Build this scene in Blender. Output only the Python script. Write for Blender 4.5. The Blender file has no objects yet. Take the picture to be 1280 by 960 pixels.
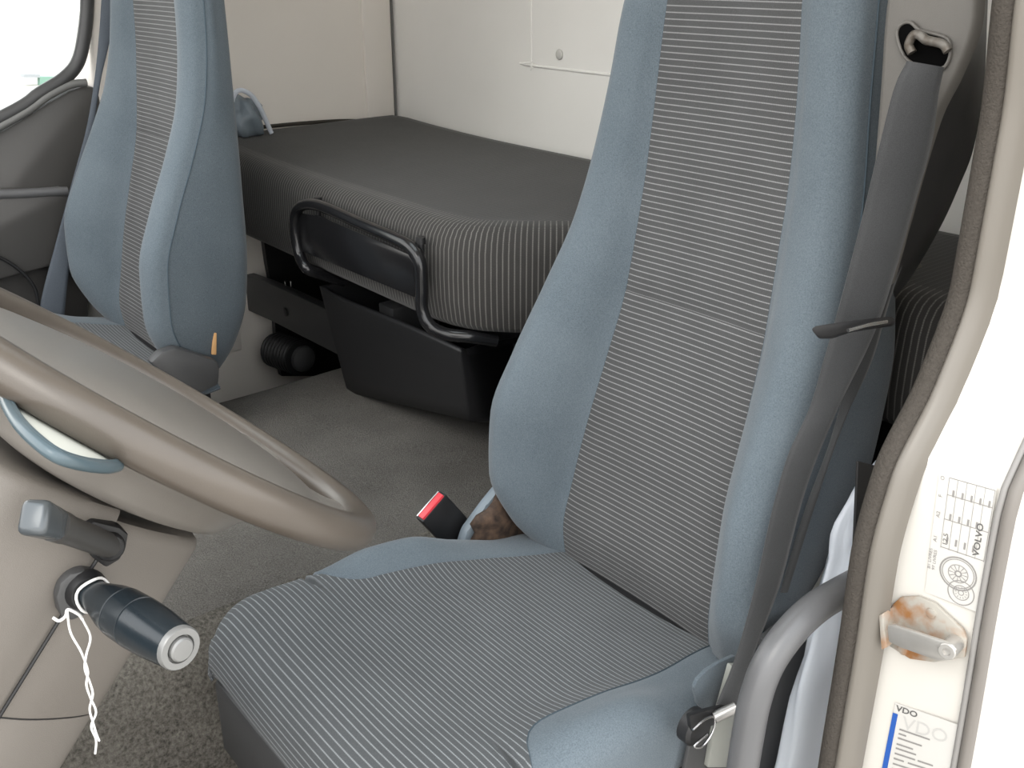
import bpy, bmesh, math, random
import numpy as np
from mathutils import Vector, Matrix

random.seed(7)
np.random.seed(7)
SC = bpy.context.scene
COL = SC.collection

# ------------------------------------------------------------------ camera
# truck axes: +X to the rear of the cab, +Y across to the passenger side, +Z up
FPX = 1250.0
VPY = (-450.0, -43.0)                      # vanishing point of the cross-cab direction
CAM = np.array([0.0, 0.0, 1.35])
_d = np.array([(VPY[0] - 640) / FPX, -(VPY[1] - 480) / FPX, -1.0]); _d /= np.linalg.norm(_d)
_u = np.array([0.0, 1.0, -_d[1] / _d[2]]); _u /= np.linalg.norm(_u)
ROT = np.stack([np.cross(_d, _u), _d, _u])
cd = bpy.data.cameras.new('camera'); cam = bpy.data.objects.new('camera', cd); COL.objects.link(cam)
cd.sensor_width = 36.0; cd.lens = FPX / 1280 * 36.0; cd.clip_start = 0.02; cd.clip_end = 500
cam.matrix_world = Matrix([[*ROT[0], CAM[0]], [*ROT[1], CAM[1]], [*ROT[2], CAM[2]], [0, 0, 0, 1]])
SC.camera = cam

# ------------------------------------------------------------------ sky, exposure
W = bpy.data.worlds.new('overcast_sky'); SC.world = W; W.use_nodes = True
nt = W.node_tree; nt.nodes.clear()
wo = nt.nodes.new('ShaderNodeOutputWorld'); bg = nt.nodes.new('ShaderNodeBackground')
tc = nt.nodes.new('ShaderNodeTexCoord'); sx = nt.nodes.new('ShaderNodeSeparateXYZ'); cr = nt.nodes.new('ShaderNodeValToRGB')
nt.links.new(tc.outputs['Generated'], sx.inputs[0]); nt.links.new(sx.outputs['Z'], cr.inputs[0])
cr.color_ramp.elements[0].position = 0.0; cr.color_ramp.elements[0].color = (1.0, 0.97, 0.93, 1)
cr.color_ramp.elements[1].position = 0.9; cr.color_ramp.elements[1].color = (0.90, 0.95, 1.0, 1)
nt.links.new(cr.outputs[0], bg.inputs[0]); bg.inputs[1].default_value = 1.0
nt.links.new(bg.outputs[0], wo.inputs[0])

sl = bpy.data.lights.new('hazy_sun', 'SUN'); sun = bpy.data.objects.new('hazy_sun', sl); COL.objects.link(sun)
sl.energy = 0.35; sl.angle = math.radians(30); sl.color = (1.0, 0.94, 0.85)
sun.rotation_euler = Vector((0.55, 0.35, -0.75)).to_track_quat('-Z', 'Y').to_euler()

vs = SC.view_settings
vs.view_transform = 'Standard'; vs.look = 'None'; vs.gamma = 1.0; vs.use_curve_mapping = False
vs.exposure = 1.82


# ------------------------------------------------------------------ helpers
def ray(px, py):
    return ROT @ np.array([(px - 640) / FPX, -(py - 480) / FPX, -1.0])


def at(px, py, x=None, y=None, z=None):
    """point of the cab on the plane x=, y= or z= that a measured picture point falls on"""
    r = ray(px, py)
    i, v = (0, x) if x is not None else (1, y) if y is not None else (2, z)
    return CAM + r * ((v - CAM[i]) / r[i])


def interp(x, xs, ys):
    """monotone-ish cubic through a table"""
    xs = np.asarray(xs, float); ys = np.asarray(ys, float); x = np.clip(np.asarray(x, float), xs[0], xs[-1])
    h = np.diff(xs); d = np.diff(ys) / h; m = np.zeros_like(ys)
    m[0] = d[0]; m[-1] = d[-1]
    for i in range(1, len(xs) - 1):
        m[i] = 0 if d[i - 1] * d[i] <= 0 else 2 * d[i - 1] * d[i] / (d[i - 1] + d[i])
    k = np.clip(np.searchsorted(xs, x) - 1, 0, len(xs) - 2)
    t = (x - xs[k]) / h[k]
    return ((2*t**3 - 3*t**2 + 1) * ys[k] + (t**3 - 2*t**2 + t) * h[k] * m[k]
            + (-2*t**3 + 3*t**2) * ys[k + 1] + (t**3 - t**2) * h[k] * m[k + 1])


def smooth_path(pts, n=8, closed=False):
    """Catmull-Rom through points"""
    P = [np.asarray(p, float) for p in pts]
    out = []
    N = len(P)
    for i in range(N if closed else N - 1):
        p0 = P[(i - 1) % N] if (closed or i > 0) else 2 * P[0] - P[1]
        p1 = P[i]; p2 = P[(i + 1) % N]
        p3 = P[(i + 2) % N] if (closed or i + 2 < N) else 2 * P[-1] - P[-2]
        for k in range(n):
            t = k / n
            out.append(0.5 * ((2 * p1) + (-p0 + p2) * t + (2*p0 - 5*p1 + 4*p2 - p3) * t*t + (-p0 + 3*p1 - 3*p2 + p3) * t**3))
    if not closed:
        out.append(P[-1])
    return np.array(out)


def thing(name, label, cat, loc=(0, 0, 0), group=None, kind=None):
    o = bpy.data.objects.new(name, None); COL.objects.link(o); o.location = loc; o.empty_display_size = 0.05
    if label: o['label'] = label
    if cat: o['category'] = cat
    if group: o['group'] = group
    if kind: o['kind'] = kind
    return o


def world_loc(o):
    v = Vector((0, 0, 0))
    while o is not None:
        v += Vector(o.location); o = o.parent
    return v


def link_mesh(name, verts, faces, mat, parent=None, uvs=None, smooth=True, label=None):
    """verts in cab coordinates"""
    off = world_loc(parent) if parent else Vector((0, 0, 0))
    me = bpy.data.meshes.new(name)
    me.from_pydata([tuple(Vector(map(float, v)) - off) for v in verts], [], [tuple(map(int, f)) for f in faces])
    if uvs is not None:
        l = me.uv_layers.new(name='UVMap')
        for lp in me.loops:
            l.data[lp.index].uv = uvs[lp.vertex_index]
    me.polygons.foreach_set('use_smooth', [smooth] * len(me.polygons))
    me.materials.append(mat)
    me.update()
    o = bpy.data.objects.new(name, me); COL.objects.link(o)
    if parent: o.parent = parent
    if label: o['label'] = label
    return o


def from_bm(name, bm, mat, parent=None, smooth=False, label=None, angle=None):
    bmesh.ops.recalc_face_normals(bm, faces=bm.faces)
    off = world_loc(parent) if parent else Vector((0, 0, 0))
    for v in bm.verts: v.co -= off
    me = bpy.data.meshes.new(name); bm.to_mesh(me); bm.free()
    me.polygons.foreach_set('use_smooth', [smooth or angle is not None] * len(me.polygons))
    if angle is not None:
        me.set_sharp_from_angle(angle=math.radians(angle))
    me.materials.append(mat)
    o = bpy.data.objects.new(name, me); COL.objects.link(o)
    if parent: o.parent = parent
    if label: o['label'] = label
    return o


def tag(o, label=None, cat=None, group=None, kind=None):
    if label: o['label'] = label
    if cat: o['category'] = cat
    if group: o['group'] = group
    if kind: o['kind'] = kind
    return o


def grid_faces(nr, nc, wrap_c=False, base=0):
    f = []
    for i in range(nr - 1):
        for j in range(nc if wrap_c else nc - 1):
            a = base + i * nc + j; b = base + i * nc + (j + 1) % nc
            f.append((a, b, b + nc, a + nc))
    return f


def grid(name, P, mat, parent=None, uv=True, flip=False, label=None, smooth=True):
    """P[i][j] -> one open sheet; UV in metres (u across, v along rows)"""
    P = np.asarray(P, float); nr, nc = P.shape[:2]
    f = grid_faces(nr, nc)
    if flip: f = [q[::-1] for q in f]
    uvs = None
    if uv:
        mid = nc // 2
        du = np.linalg.norm(np.diff(P, axis=1), axis=2); u = np.concatenate([np.zeros((nr, 1)), np.cumsum(du, 1)], 1); u -= u[:, mid:mid + 1]
        dv = np.linalg.norm(np.diff(P[:, mid], axis=0), axis=1); v = np.concatenate([[0], np.cumsum(dv)])
        uvs = [(u[i, j], v[i]) for i in range(nr) for j in range(nc)]
    return link_mesh(name, P.reshape(-1, 3), f, mat, parent, uvs, smooth, label)


def frames(path):
    path = np.asarray(path, float); n = len(path)
    T = np.zeros_like(path); T[1:-1] = path[2:] - path[:-2]; T[0] = path[1] - path[0]; T[-1] = path[-1] - path[-2]
    T /= np.linalg.norm(T, axis=1)[:, None]
    a = np.array([0, 0, 1.0]) if abs(T[0][2]) < 0.9 else np.array([1.0, 0, 0])
    N = np.cross(T[0], a); N /= np.linalg.norm(N); Ns = [N]
    for i in range(1, n):
        N = Ns[-1] - T[i] * np.dot(Ns[-1], T[i]); N /= np.linalg.norm(N); Ns.append(N)
    Ns = np.array(Ns); return T, Ns, np.cross(T, Ns)


def tube_data(path, r, seg=12, closed=False, cap=True):
    path = np.asarray(path, float); n = len(path)
    rr = np.full(n, r) if np.isscalar(r) else np.asarray(r, float)
    T, N, B = frames(path)
    if closed:
        pass
    a = np.linspace(0, 2 * np.pi, seg, endpoint=False)
    V = (path[:, None] + rr[:, None, None] * (np.cos(a)[None, :, None] * N[:, None] + np.sin(a)[None, :, None] * B[:, None])).reshape(-1, 3)
    F = grid_faces(n, seg, True)
    if closed:
        F += [((n - 1) * seg + j, (n - 1) * seg + (j + 1) % seg, (j + 1) % seg, j) for j in range(seg)]
    elif cap:
        F += [tuple(range(seg))[::-1], tuple((n - 1) * seg + j for j in range(seg))]
    return V, F


def tube(name, path, r, mat, parent=None, seg=12, label=None, cap=True):
    V, F = tube_data(path, r, seg, False, cap)
    o = link_mesh(name, V, F, mat, parent, None, True, label)
    o.data.set_sharp_from_angle(angle=math.radians(50))
    return o


def lathe(name, base, axis, prof, mat, parent=None, seg=28, label=None, angle=40):
    """prof: list of (distance along axis, radius)"""
    base = np.asarray(base, float); A = np.asarray(axis, float); A /= np.linalg.norm(A)
    u = np.cross(A, [0, 0, 1.0]) if abs(A[2]) < .9 else np.cross(A, [1.0, 0, 0]); u /= np.linalg.norm(u); v = np.cross(A, u)
    a = np.linspace(0, 2 * np.pi, seg, endpoint=False)
    V = []
    for d, r in prof:
        r = max(r, 1e-5)
        V += [base + A * d + r * (math.cos(t) * u + math.sin(t) * v) for t in a]
    F = grid_faces(len(prof), seg, True)
    F += [tuple(range(seg))[::-1], tuple((len(prof) - 1) * seg + j for j in range(seg))]
    bm = bmesh.new(); vs_ = [bm.verts.new(p) for p in V]
    for f in F:
        try: bm.faces.new([vs_[k] for k in f])
        except ValueError: pass
    return from_bm(name, bm, mat, parent, angle=angle, label=label)


def boxbm(bm, lo, hi, bevel=0.0, rot=None, piv=None, seg=2):
    b2 = bmesh.new()
    bmesh.ops.create_cube(b2, size=1.0)
    lo = Vector(lo); hi = Vector(hi)
    for v in b2.verts:
        v.co = Vector(((lo[k] + hi[k]) / 2 + v.co[k] * (hi[k] - lo[k])) for k in range(3))
    if bevel > 0:
        bmesh.ops.bevel(b2, geom=b2.edges[:], offset=bevel, segments=seg, affect='EDGES', profile=0.5)
    if rot is not None:
        p = Vector(piv) if piv is not None else (lo + hi) / 2
        bmesh.ops.rotate(b2, verts=b2.verts[:], cent=p, matrix=rot)
    me = bpy.data.meshes.new('tmp'); b2.to_mesh(me); b2.free(); bm.from_mesh(me); bpy.data.meshes.remove(me)


def box(name, lo, hi, mat, parent=None, bevel=0.0, rot=None, piv=None, label=None, seg=2):
    bm = bmesh.new(); boxbm(bm, lo, hi, bevel, rot, piv, seg)
    return from_bm(name, bm, mat, parent, angle=35, label=label)


def prism(name, pts, vec, mat, parent=None, bevel=0.0, label=None, seg=2):
    """solid: polygon (3-D points) pushed along vec"""
    bm = bmesh.new(); vec = Vector(map(float, vec))
    a = [bm.verts.new(tuple(map(float, p))) for p in pts]
    b = [bm.verts.new(Vector(map(float, p)) + vec) for p in pts]
    n = len(a)
    bm.faces.new(a); bm.faces.new(b[::-1])
    for i in range(n): bm.faces.new([a[i], b[i], b[(i + 1) % n], a[(i + 1) % n]])
    bmesh.ops.recalc_face_normals(bm, faces=bm.faces)
    if bevel > 0:
        bmesh.ops.bevel(bm, geom=bm.edges[:], offset=bevel, segments=seg, affect='EDGES', profile=0.5, clamp_overlap=True)
    return from_bm(name, bm, mat, parent, angle=35, label=label)


def ribbon(name, L, R, mat, parent=None, th=0.0014, label=None, bow=0.0):
    """webbing strap between two edge polylines"""
    L = np.asarray(L, float); R = np.asarray(R, float); n = len(L); m = 7
    s = np.linspace(0, 1, m)
    P = L[:, None] * (1 - s)[None, :, None] + R[:, None] * s[None, :, None]
    T = np.gradient((L + R) / 2, axis=0); Nn = np.cross(T, R - L); Nn /= np.linalg.norm(Nn, axis=1)[:, None]
    P = P + Nn[:, None] * (bow * (1 - (2 * s - 1) ** 2))[None, :, None]
    A = P + Nn[:, None] * th / 2; B = P - Nn[:, None] * th / 2
    V = np.concatenate([A.reshape(-1, 3), B.reshape(-1, 3)])
    F = grid_faces(n, m) + [q[::-1] for q in grid_faces(n, m, base=n * m)]
    o = n * m
    for i in range(n - 1):
        F += [(i * m, i * m + m, o + i * m + m, o + i * m), (i * m + m - 1, o + i * m + m - 1, o + i * m + 2 * m - 1, i * m + 2 * m - 1)]
    w = np.linalg.norm(R - L, axis=1).mean()
    v = np.concatenate([[0], np.cumsum(np.linalg.norm(np.diff((L + R) / 2, axis=0), axis=1))])
    uv = [(s[j] * w, v[i]) for i in range(n) for j in range(m)] * 2
    return link_mesh(name, V, F, mat, parent, uv, True, label)


# ------------------------------------------------------------------ materials
def _base(name):
    m = bpy.data.materials.new(name); m.use_nodes = True
    t = m.node_tree; return m, t, t.nodes['Principled BSDF'], t.nodes, t.links


def mat(name, col, rough=0.5, metal=0.0, var=0.0, vscale=30.0, bump=0.0, bscale=200.0, spec=0.5, sheen=0.0, coat=0.0, uvbump=False):
    m, t, b, N, L = _base(name)
    b.inputs['Base Color'].default_value = (*col, 1); b.inputs['Roughness'].default_value = rough
    b.inputs['Metallic'].default_value = metal; b.inputs['Specular IOR Level'].default_value = spec
    if sheen: b.inputs['Sheen Weight'].default_value = sheen; b.inputs['Sheen Roughness'].default_value = 0.4
    if coat: b.inputs['Coat Weight'].default_value = coat
    tcn = N.new('ShaderNodeTexCoord')
    if var:
        n = N.new('ShaderNodeTexNoise'); n.inputs['Scale'].default_value = vscale; n.inputs['Detail'].default_value = 6
        L.new(tcn.outputs['Object'], n.inputs['Vector'])
        mx = N.new('ShaderNodeMix'); mx.data_type = 'RGBA'
        mx.inputs[6].default_value = (*[c * (1 - var) for c in col], 1); mx.inputs[7].default_value = (*[min(1, c * (1 + var)) for c in col], 1)
        L.new(n.outputs['Fac'], mx.inputs[0]); L.new(mx.outputs[2], b.inputs['Base Color'])
    if bump:
        n2 = N.new('ShaderNodeTexNoise'); n2.inputs['Scale'].default_value = bscale; n2.inputs['Detail'].default_value = 3
        L.new(tcn.outputs['Object'], n2.inputs['Vector'])
        bp = N.new('ShaderNodeBump'); bp.inputs['Strength'].default_value = bump; bp.inputs['Distance'].default_value = 0.002
        L.new(n2.outputs['Fac'], bp.inputs['Height']); L.new(bp.outputs[0], b.inputs['Normal'])
    return m


def fabric(name, c1, c2, scale=700.0, rough=0.9, sheen=0.15):
    """heathered plain weave"""
    m, t, b, N, L = _base(name)
    b.inputs['Roughness'].default_value = rough; b.inputs['Specular IOR Level'].default_value = 0.2
    b.inputs['Sheen Weight'].default_value = sheen
    tcn = N.new('ShaderNodeTexCoord')
    n = N.new('ShaderNodeTexNoise'); n.inputs['Scale'].default_value = scale; n.inputs['Detail'].default_value = 2
    n3 = N.new('ShaderNodeTexNoise'); n3.inputs['Scale'].default_value = 9; n3.inputs['Detail'].default_value = 3
    L.new(tcn.outputs['Object'], n.inputs['Vector']); L.new(tcn.outputs['Object'], n3.inputs['Vector'])
    ad = N.new('ShaderNodeMath'); ad.operation = 'MULTIPLY_ADD'; ad.inputs[1].default_value = 0.35
    L.new(n3.outputs['Fac'], ad.inputs[0]); L.new(n.outputs['Fac'], ad.inputs[2])
    rp = N.new('ShaderNodeValToRGB'); rp.color_ramp.elements[0].position = .42; rp.color_ramp.elements[1].position = .95
    rp.color_ramp.elements[0].color = (*c1, 1); rp.color_ramp.elements[1].color = (*c2, 1)
    L.new(ad.outputs[0], rp.inputs[0]); L.new(rp.outputs[0], b.inputs['Base Color'])
    bp = N.new('ShaderNodeBump'); bp.inputs['Strength'].default_value = 0.25; bp.inputs['Distance'].default_value = 0.001
    L.new(n.outputs['Fac'], bp.inputs['Height']); L.new(bp.outputs[0], b.inputs['Normal'])
    return m


def striped(name, base, line, pitch, width=0.2, axis='Y', coord='UV', rough=0.88, thread=0.0014, soft=0.07, dual=0.0):
    """woven cloth with a thin light line every `pitch` metres"""
    m, t, b, N, L = _base(name)
    b.inputs['Roughness'].default_value = rough; b.inputs['Specular IOR Level'].default_value = 0.2
    b.inputs['Sheen Weight'].default_value = 0.1
    tcn = N.new('ShaderNodeTexCoord'); s = N.new('ShaderNodeSeparateXYZ'); L.new(tcn.outputs[coord], s.inputs[0])

    def mth(op, a, c=None, d=None):
        n = N.new('ShaderNodeMath'); n.operation = op
        for i, q in enumerate((a, c, d)):
            if q is None: continue
            if isinstance(q, (int, float)): n.inputs[i].default_value = q
            else: L.new(q, n.inputs[i])
        return n.outputs[0]
    v = s.outputs[axis]; u = s.outputs['X' if axis == 'Y' else 'Y']
    f = mth('PINGPONG', mth('DIVIDE', v, pitch), 0.5)              # 0 on the line, .5 between
    mr = N.new('ShaderNodeMapRange'); mr.interpolation_type = 'SMOOTHSTEP'
    mr.inputs['From Min'].default_value = width / 2 + soft; mr.inputs['From Max'].default_value = max(0.0, width / 2 - soft)
    mr.inputs['To Min'].default_value = 0; mr.inputs['To Max'].default_value = 1
    L.new(f, mr.inputs['Value'])
    th = mth('PINGPONG', mth('DIVIDE', u, thread), 1.0)
    nz = N.new('ShaderNodeTexNoise'); nz.inputs['Scale'].default_value = 900; L.new(tcn.outputs['Object'], nz.inputs['Vector'])
    n4 = N.new('ShaderNodeTexNoise'); n4.inputs['Scale'].default_value = 14; L.new(tcn.outputs['Object'], n4.inputs['Vector'])
    k = mth('MULTIPLY', mr.outputs[0], mth('MULTIPLY_ADD', th, 0.45, 0.6))
    shade = mth('MULTIPLY_ADD', nz.outputs['Fac'], 0.7, mth('MULTIPLY_ADD', n4.outputs['Fac'], 0.3, 0.5))
    mx = N.new('ShaderNodeMix'); mx.data_type = 'RGBA'; mx.inputs[6].default_value = (*base, 1); mx.inputs[7].default_value = (*line, 1)
    L.new(k, mx.inputs[0])
    m2 = N.new('ShaderNodeMix'); m2.data_type = 'RGBA'; m2.blend_type = 'MULTIPLY'; m2.inputs[0].default_value = 1.0
    cb = N.new('ShaderNodeCombineColor')
    for i in range(3): L.new(shade, cb.inputs[i])
    L.new(mx.outputs[2], m2.inputs[6]); L.new(cb.outputs[0], m2.inputs[7]); L.new(m2.outputs[2], b.inputs['Base Color'])
    bp = N.new('ShaderNodeBump'); bp.inputs['Strength'].default_value = 0.3; bp.inputs['Distance'].default_value = 0.0012
    L.new(mth('ADD', mr.outputs[0], mth('MULTIPLY', nz.outputs['Fac'], 0.6)), bp.inputs['Height']); L.new(bp.outputs[0], b.inputs['Normal'])
    return m


def carpet(name, c1, c2, scale, bump):
    m, t, b, N, L = _base(name)
    b.inputs['Roughness'].default_value = 1.0; b.inputs['Specular IOR Level'].default_value = 0.05
    tcn = N.new('ShaderNodeTexCoord')
    n = N.new('ShaderNodeTexNoise'); n.inputs['Scale'].default_value = scale; n.inputs['Detail'].default_value = 4; n.inputs['Roughness'].default_value = .7
    n3 = N.new('ShaderNodeTexNoise'); n3.inputs['Scale'].default_value = 6; n3.inputs['Detail'].default_value = 4
    L.new(tcn.outputs['Object'], n.inputs['Vector']); L.new(tcn.outputs['Object'], n3.inputs['Vector'])
    ad = N.new('ShaderNodeMath'); ad.operation = 'MULTIPLY_ADD'; ad.inputs[1].default_value = 0.4
    L.new(n3.outputs['Fac'], ad.inputs[0]); L.new(n.outputs['Fac'], ad.inputs[2])
    rp = N.new('ShaderNodeValToRGB'); rp.color_ramp.elements[0].position = .45; rp.color_ramp.elements[1].position = .95
    rp.color_ramp.elements[0].color = (*c1, 1); rp.color_ramp.elements[1].color = (*c2, 1)
    L.new(ad.outputs[0], rp.inputs[0]); L.new(rp.outputs[0], b.inputs['Base Color'])
    bp = N.new('ShaderNodeBump'); bp.inputs['Strength'].default_value = bump; bp.inputs['Distance'].default_value = 0.004
    L.new(n.outputs['Fac'], bp.inputs['Height']); L.new(bp.outputs[0], b.inputs['Normal'])
    return m


def rusty(name, c1, c2, scale=60, lo=.45, hi=.6, rough=0.55, metal=0.3):
    m, t, b, N, L = _base(name)
    b.inputs['Roughness'].default_value = rough; b.inputs['Metallic'].default_value = metal
    tcn = N.new('ShaderNodeTexCoord'); n = N.new('ShaderNodeTexNoise'); n.inputs['Scale'].default_value = scale; n.inputs['Detail'].default_value = 8
    L.new(tcn.outputs['Object'], n.inputs['Vector'])
    rp = N.new('ShaderNodeValToRGB'); rp.color_ramp.elements[0].position = lo; rp.color_ramp.elements[1].position = hi
    rp.color_ramp.elements[0].color = (*c1, 1); rp.color_ramp.elements[1].color = (*c2, 1)
    L.new(n.outputs['Fac'], rp.inputs[0]); L.new(rp.outputs[0], b.inputs['Base Color'])
    return m


def glass(name):
    m, t, b, N, L = _base(name); N.remove(b)
    o = N['Material Output']; tr = N.new('ShaderNodeBsdfTransparent'); gl = N.new('ShaderNodeBsdfGlossy'); fr = N.new('ShaderNodeFresnel'); mx = N.new('ShaderNodeMixShader')
    tr.inputs[0].default_value = (.96, .98, .97, 1); gl.inputs['Roughness'].default_value = 0.01; fr.inputs[0].default_value = 1.45
    L.new(fr.outputs[0], mx.inputs[0]); L.new(tr.outputs[0], mx.inputs[1]); L.new(gl.outputs[0], mx.inputs[2]); L.new(mx.outputs[0], o.inputs[0])
    return m


def film(name, col, tr_amt):
    m, t, b, N, L = _base(name)
    b.inputs['Base Color'].default_value = (*col, 1); b.inputs['Roughness'].default_value = 0.25
    o = N['Material Output']; tl = N.new('ShaderNodeBsdfTranslucent'); tl.inputs[0].default_value = (*col, 1); mx = N.new('ShaderNodeMixShader'); mx.inputs[0].default_value = tr_amt
    L.new(b.outputs[0], mx.inputs[1]); L.new(tl.outputs[0], mx.inputs[2]); L.new(mx.outputs[0], o.inputs[0])
    return m


M_blue = fabric('blue_grey_fabric', (.080, .102, .121), (.142, .170, .192), 620)
M_shell = fabric('shaded_blue_fabric', (.064, .081, .096), (.112, .135, .153), 620)  # same blue cloth, with the shade of the backrest sides put into the colour
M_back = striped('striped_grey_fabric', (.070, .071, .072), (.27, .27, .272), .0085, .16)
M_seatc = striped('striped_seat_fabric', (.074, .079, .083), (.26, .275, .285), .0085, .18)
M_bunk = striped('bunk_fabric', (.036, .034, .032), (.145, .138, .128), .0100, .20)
M_seam = mat('seam_thread', (.06, .085, .105), .9)
M_carpet = carpet('tunnel_carpet', (.062, .058, .053), (.205, .194, .178), 420, .9)
M_mat = carpet('floor_mat_rubber', (.034, .031, .027), (.205, .191, .167), 175, 1.0)
M_floor = carpet('dark_floor_rubber', (.018, .015, .012), (.055, .046, .038), 240, 1.0)
M_wall = mat('beige_wall_liner', (.74, .70, .645), .75, var=.04, vscale=5, bump=.12, bscale=600)
M_wallr = mat('rear_wall_liner', (.76, .745, .71), .75, var=.04, vscale=5, bump=.12, bscale=600)
M_stud = mat('pale_stud', (.50, .49, .46), .5)
M_lipc = mat('brown_cover_edge', (.030, .026, .020), .9)
M_dark = mat('charcoal_plastic', (.055, .055, .056), .45, var=.1, vscale=12, bump=.15, bscale=900)
M_door = mat('door_trim_plastic', (.075, .072, .069), .42, var=.08, vscale=8, bump=.15, bscale=900)
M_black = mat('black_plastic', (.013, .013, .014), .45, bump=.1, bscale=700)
M_blackp = mat('black_powder_coat', (.010, .010, .011), .2, bump=.05, bscale=500)
M_taupe = mat('grey_beige_column_plastic', (.175, .158, .140), .5, var=.05, vscale=9, bump=.2, bscale=1100)
M_taupe2 = mat('steering_pad_plastic', (.185, .170, .153), .30, var=.06, vscale=9, bump=.06, bscale=900)
M_rim = mat('worn_rim_polyurethane', (.088, .074, .061), .33, var=.15, vscale=14, bump=.06, bscale=900)
M_greyp = mat('grey_plastic', (.16, .16, .155), .45, var=.06, bump=.15, bscale=900)
M_slotshade = mat('painted_slot_shade', (.002, .002, .002), .9, spec=.05)  # near-black colour standing in for the shade inside the belt slot
M_pillar = mat('grey_pillar_plastic', (.115, .108, .098), .5, var=.06, bump=.15, bscale=900)
M_seatp = mat('blue_grey_plastic', (.17, .205, .235), .4, bump=.1, bscale=900)
M_handle = mat('grey_coated_tube', (.105, .105, .108), .33, var=.05, vscale=20, bump=.1, bscale=600)
M_steel = mat('bright_steel', (.62, .62, .63), .25, 1.0)
M_steeld = mat('dull_steel', (.35, .34, .33), .4, .9, var=.2, vscale=40)
M_bar = rusty('worn_guide_bar', (.16, .15, .135), (.07, .055, .04), 120, .4, .7, .5, .3)
M_stalk = mat('dark_blue_stalk_plastic', (.013, .019, .024), .25, var=.05, bump=.03)
M_tip = mat('satin_lever_tip', (.085, .095, .102), .25, .3)
M_stalk2 = mat('charcoal_stalk_plastic', (.062, .060, .057), .38)
M_cap = mat('stalk_cap_grey', (.205, .205, .20), .3, .2)
M_teal = mat('blue_grey_trim', (.07, .10, .115), .3)
M_cream = mat('pale_cover_plastic', (.27, .275, .25), .4)
M_cream2 = mat('pale_spoke_cover', (.62, .63, .57), .4)
M_white = mat('white_truck_paint', (.70, .68, .64), .3, coat=.4)
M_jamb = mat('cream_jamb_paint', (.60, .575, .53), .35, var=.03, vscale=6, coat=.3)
M_seal = mat('fuzzy_door_seal', (.060, .053, .046), .95, var=.3, vscale=300, bump=.9, bscale=420, spec=.1)
M_lip = mat('seal_lip_rubber', (.16, .145, .125), .4)
M_strip = mat('outer_weatherstrip', (.17, .155, .14), .5)
M_belt = fabric('grey_belt_webbing', (.026, .027, .028), (.052, .053, .055), 1500, .55)
M_belt2 = fabric('blue_grey_belt_webbing', (.055, .066, .082), (.10, .117, .14), 1200, .55)
M_red = mat('red_button_plastic', (.62, .045, .06), .35)
M_twine = mat('white_cotton_twine', (.85, .84, .82), .9)
M_rust = rusty('rusty_zinc', (.42, .395, .35), (.34, .16, .06), 42, .40, .66)
M_zinc = mat('zinc_striker', (.46, .445, .42), .35, .6, var=.12, vscale=60)
M_rustm = rusty('grimy_brown_mechanism', (.018, .011, .008), (.115, .070, .045), 60, .35, .75, .75, 0.1)
M_bag = film('translucent_white_bag', (.78, .82, .88), .4)
M_paper = mat('sticker_paper', (.56, .545, .515), .45)
M_ink = mat('grey_ink', (.10, .097, .094), .6)
M_inkl = mat('pale_grey_ink', (.24, .23, .22), .6)
M_blueink = mat('blue_ink', (.02, .09, .36), .5)
M_blueobj = mat('blue_plastic', (.02, .06, .22), .4)
M_tan = mat('tan_foam', (.52, .30, .13), .9)
M_glass = glass('clear_window_glass')
M_concrete = mat('pale_concrete', (.42, .40, .37), .9, var=.12, vscale=1.2)
M_shed = mat('pale_shed_cladding', (.75, .75, .73), .7)
M_green = mat('faded_green_paint', (.20, .33, .27), .7)
M_mast = mat('pale_mast', (.48, .48, .48), .6)
M_post = mat('grey_post', (.33, .34, .36), .6)

# ================================================================== SETTING
# ---- yard outside
tag(box('ground', (-40, -40, -1.35), (40, 60, -1.15), M_concrete), kind='structure')

# ---- floor of the cab and carpeted engine tunnel
tag(box('floor', (-.75, .46, .05), (1.62, 2.56, .10), M_floor), kind='structure')
def tunnel():
    prof = smooth_path([(1.14, .10), (1.165, .20), (1.19, .34), (1.215, .405), (1.26, .438), (1.34, .45), (1.5, .452), (1.8, .452), (1.97, .452), (2.015, .448), (2.035, .43), (2.04, .39), (2.04, .10)], 5)
    xs = np.linspace(-.6, 1.58, 40)
    P = np.array([[(x, y + .006 * math.sin(5 * x), z + .004 * math.sin(7 * x + 3 * y)) for y, z in prof] for x in xs])
    k = int(np.argmax(prof[:, 0] > 1.262))
    o = tag(grid('engine_tunnel', P[:, k:], M_carpet, flip=True), kind='structure')
    grid('tunnel_side', P[:, :k + 1], M_mat, o, flip=True, label='coarser grained side of the engine tunnel')
tunnel()

# ---- ceiling, back wall, side walls, front
bm = bmesh.new()
for lo, hi in (((-.1, .42, 1.98), (.35, 2.60, 2.03)), ((1.10, .42, 1.98), (1.66, 2.60, 2.03)), ((.35, .42, 1.98), (1.10, 1.1, 2.03)), ((.35, 1.9, 1.98), (1.10, 2.60, 2.03))):
    boxbm(bm, lo, hi)
tag(from_bm('ceiling', bm, M_wall), kind='structure')
tag(box('added_roof_hatch', (.35, 1.1, 2.0), (1.10, 1.9, 2.006), M_glass), kind='structure')   # unseen roof hatch, added with its ceiling opening to brighten the rear walls
wb = tag(box('wall_back', (1.592, .40, .05), (1.63, 2.56, 1.98), M_wallr), kind='structure')
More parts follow.
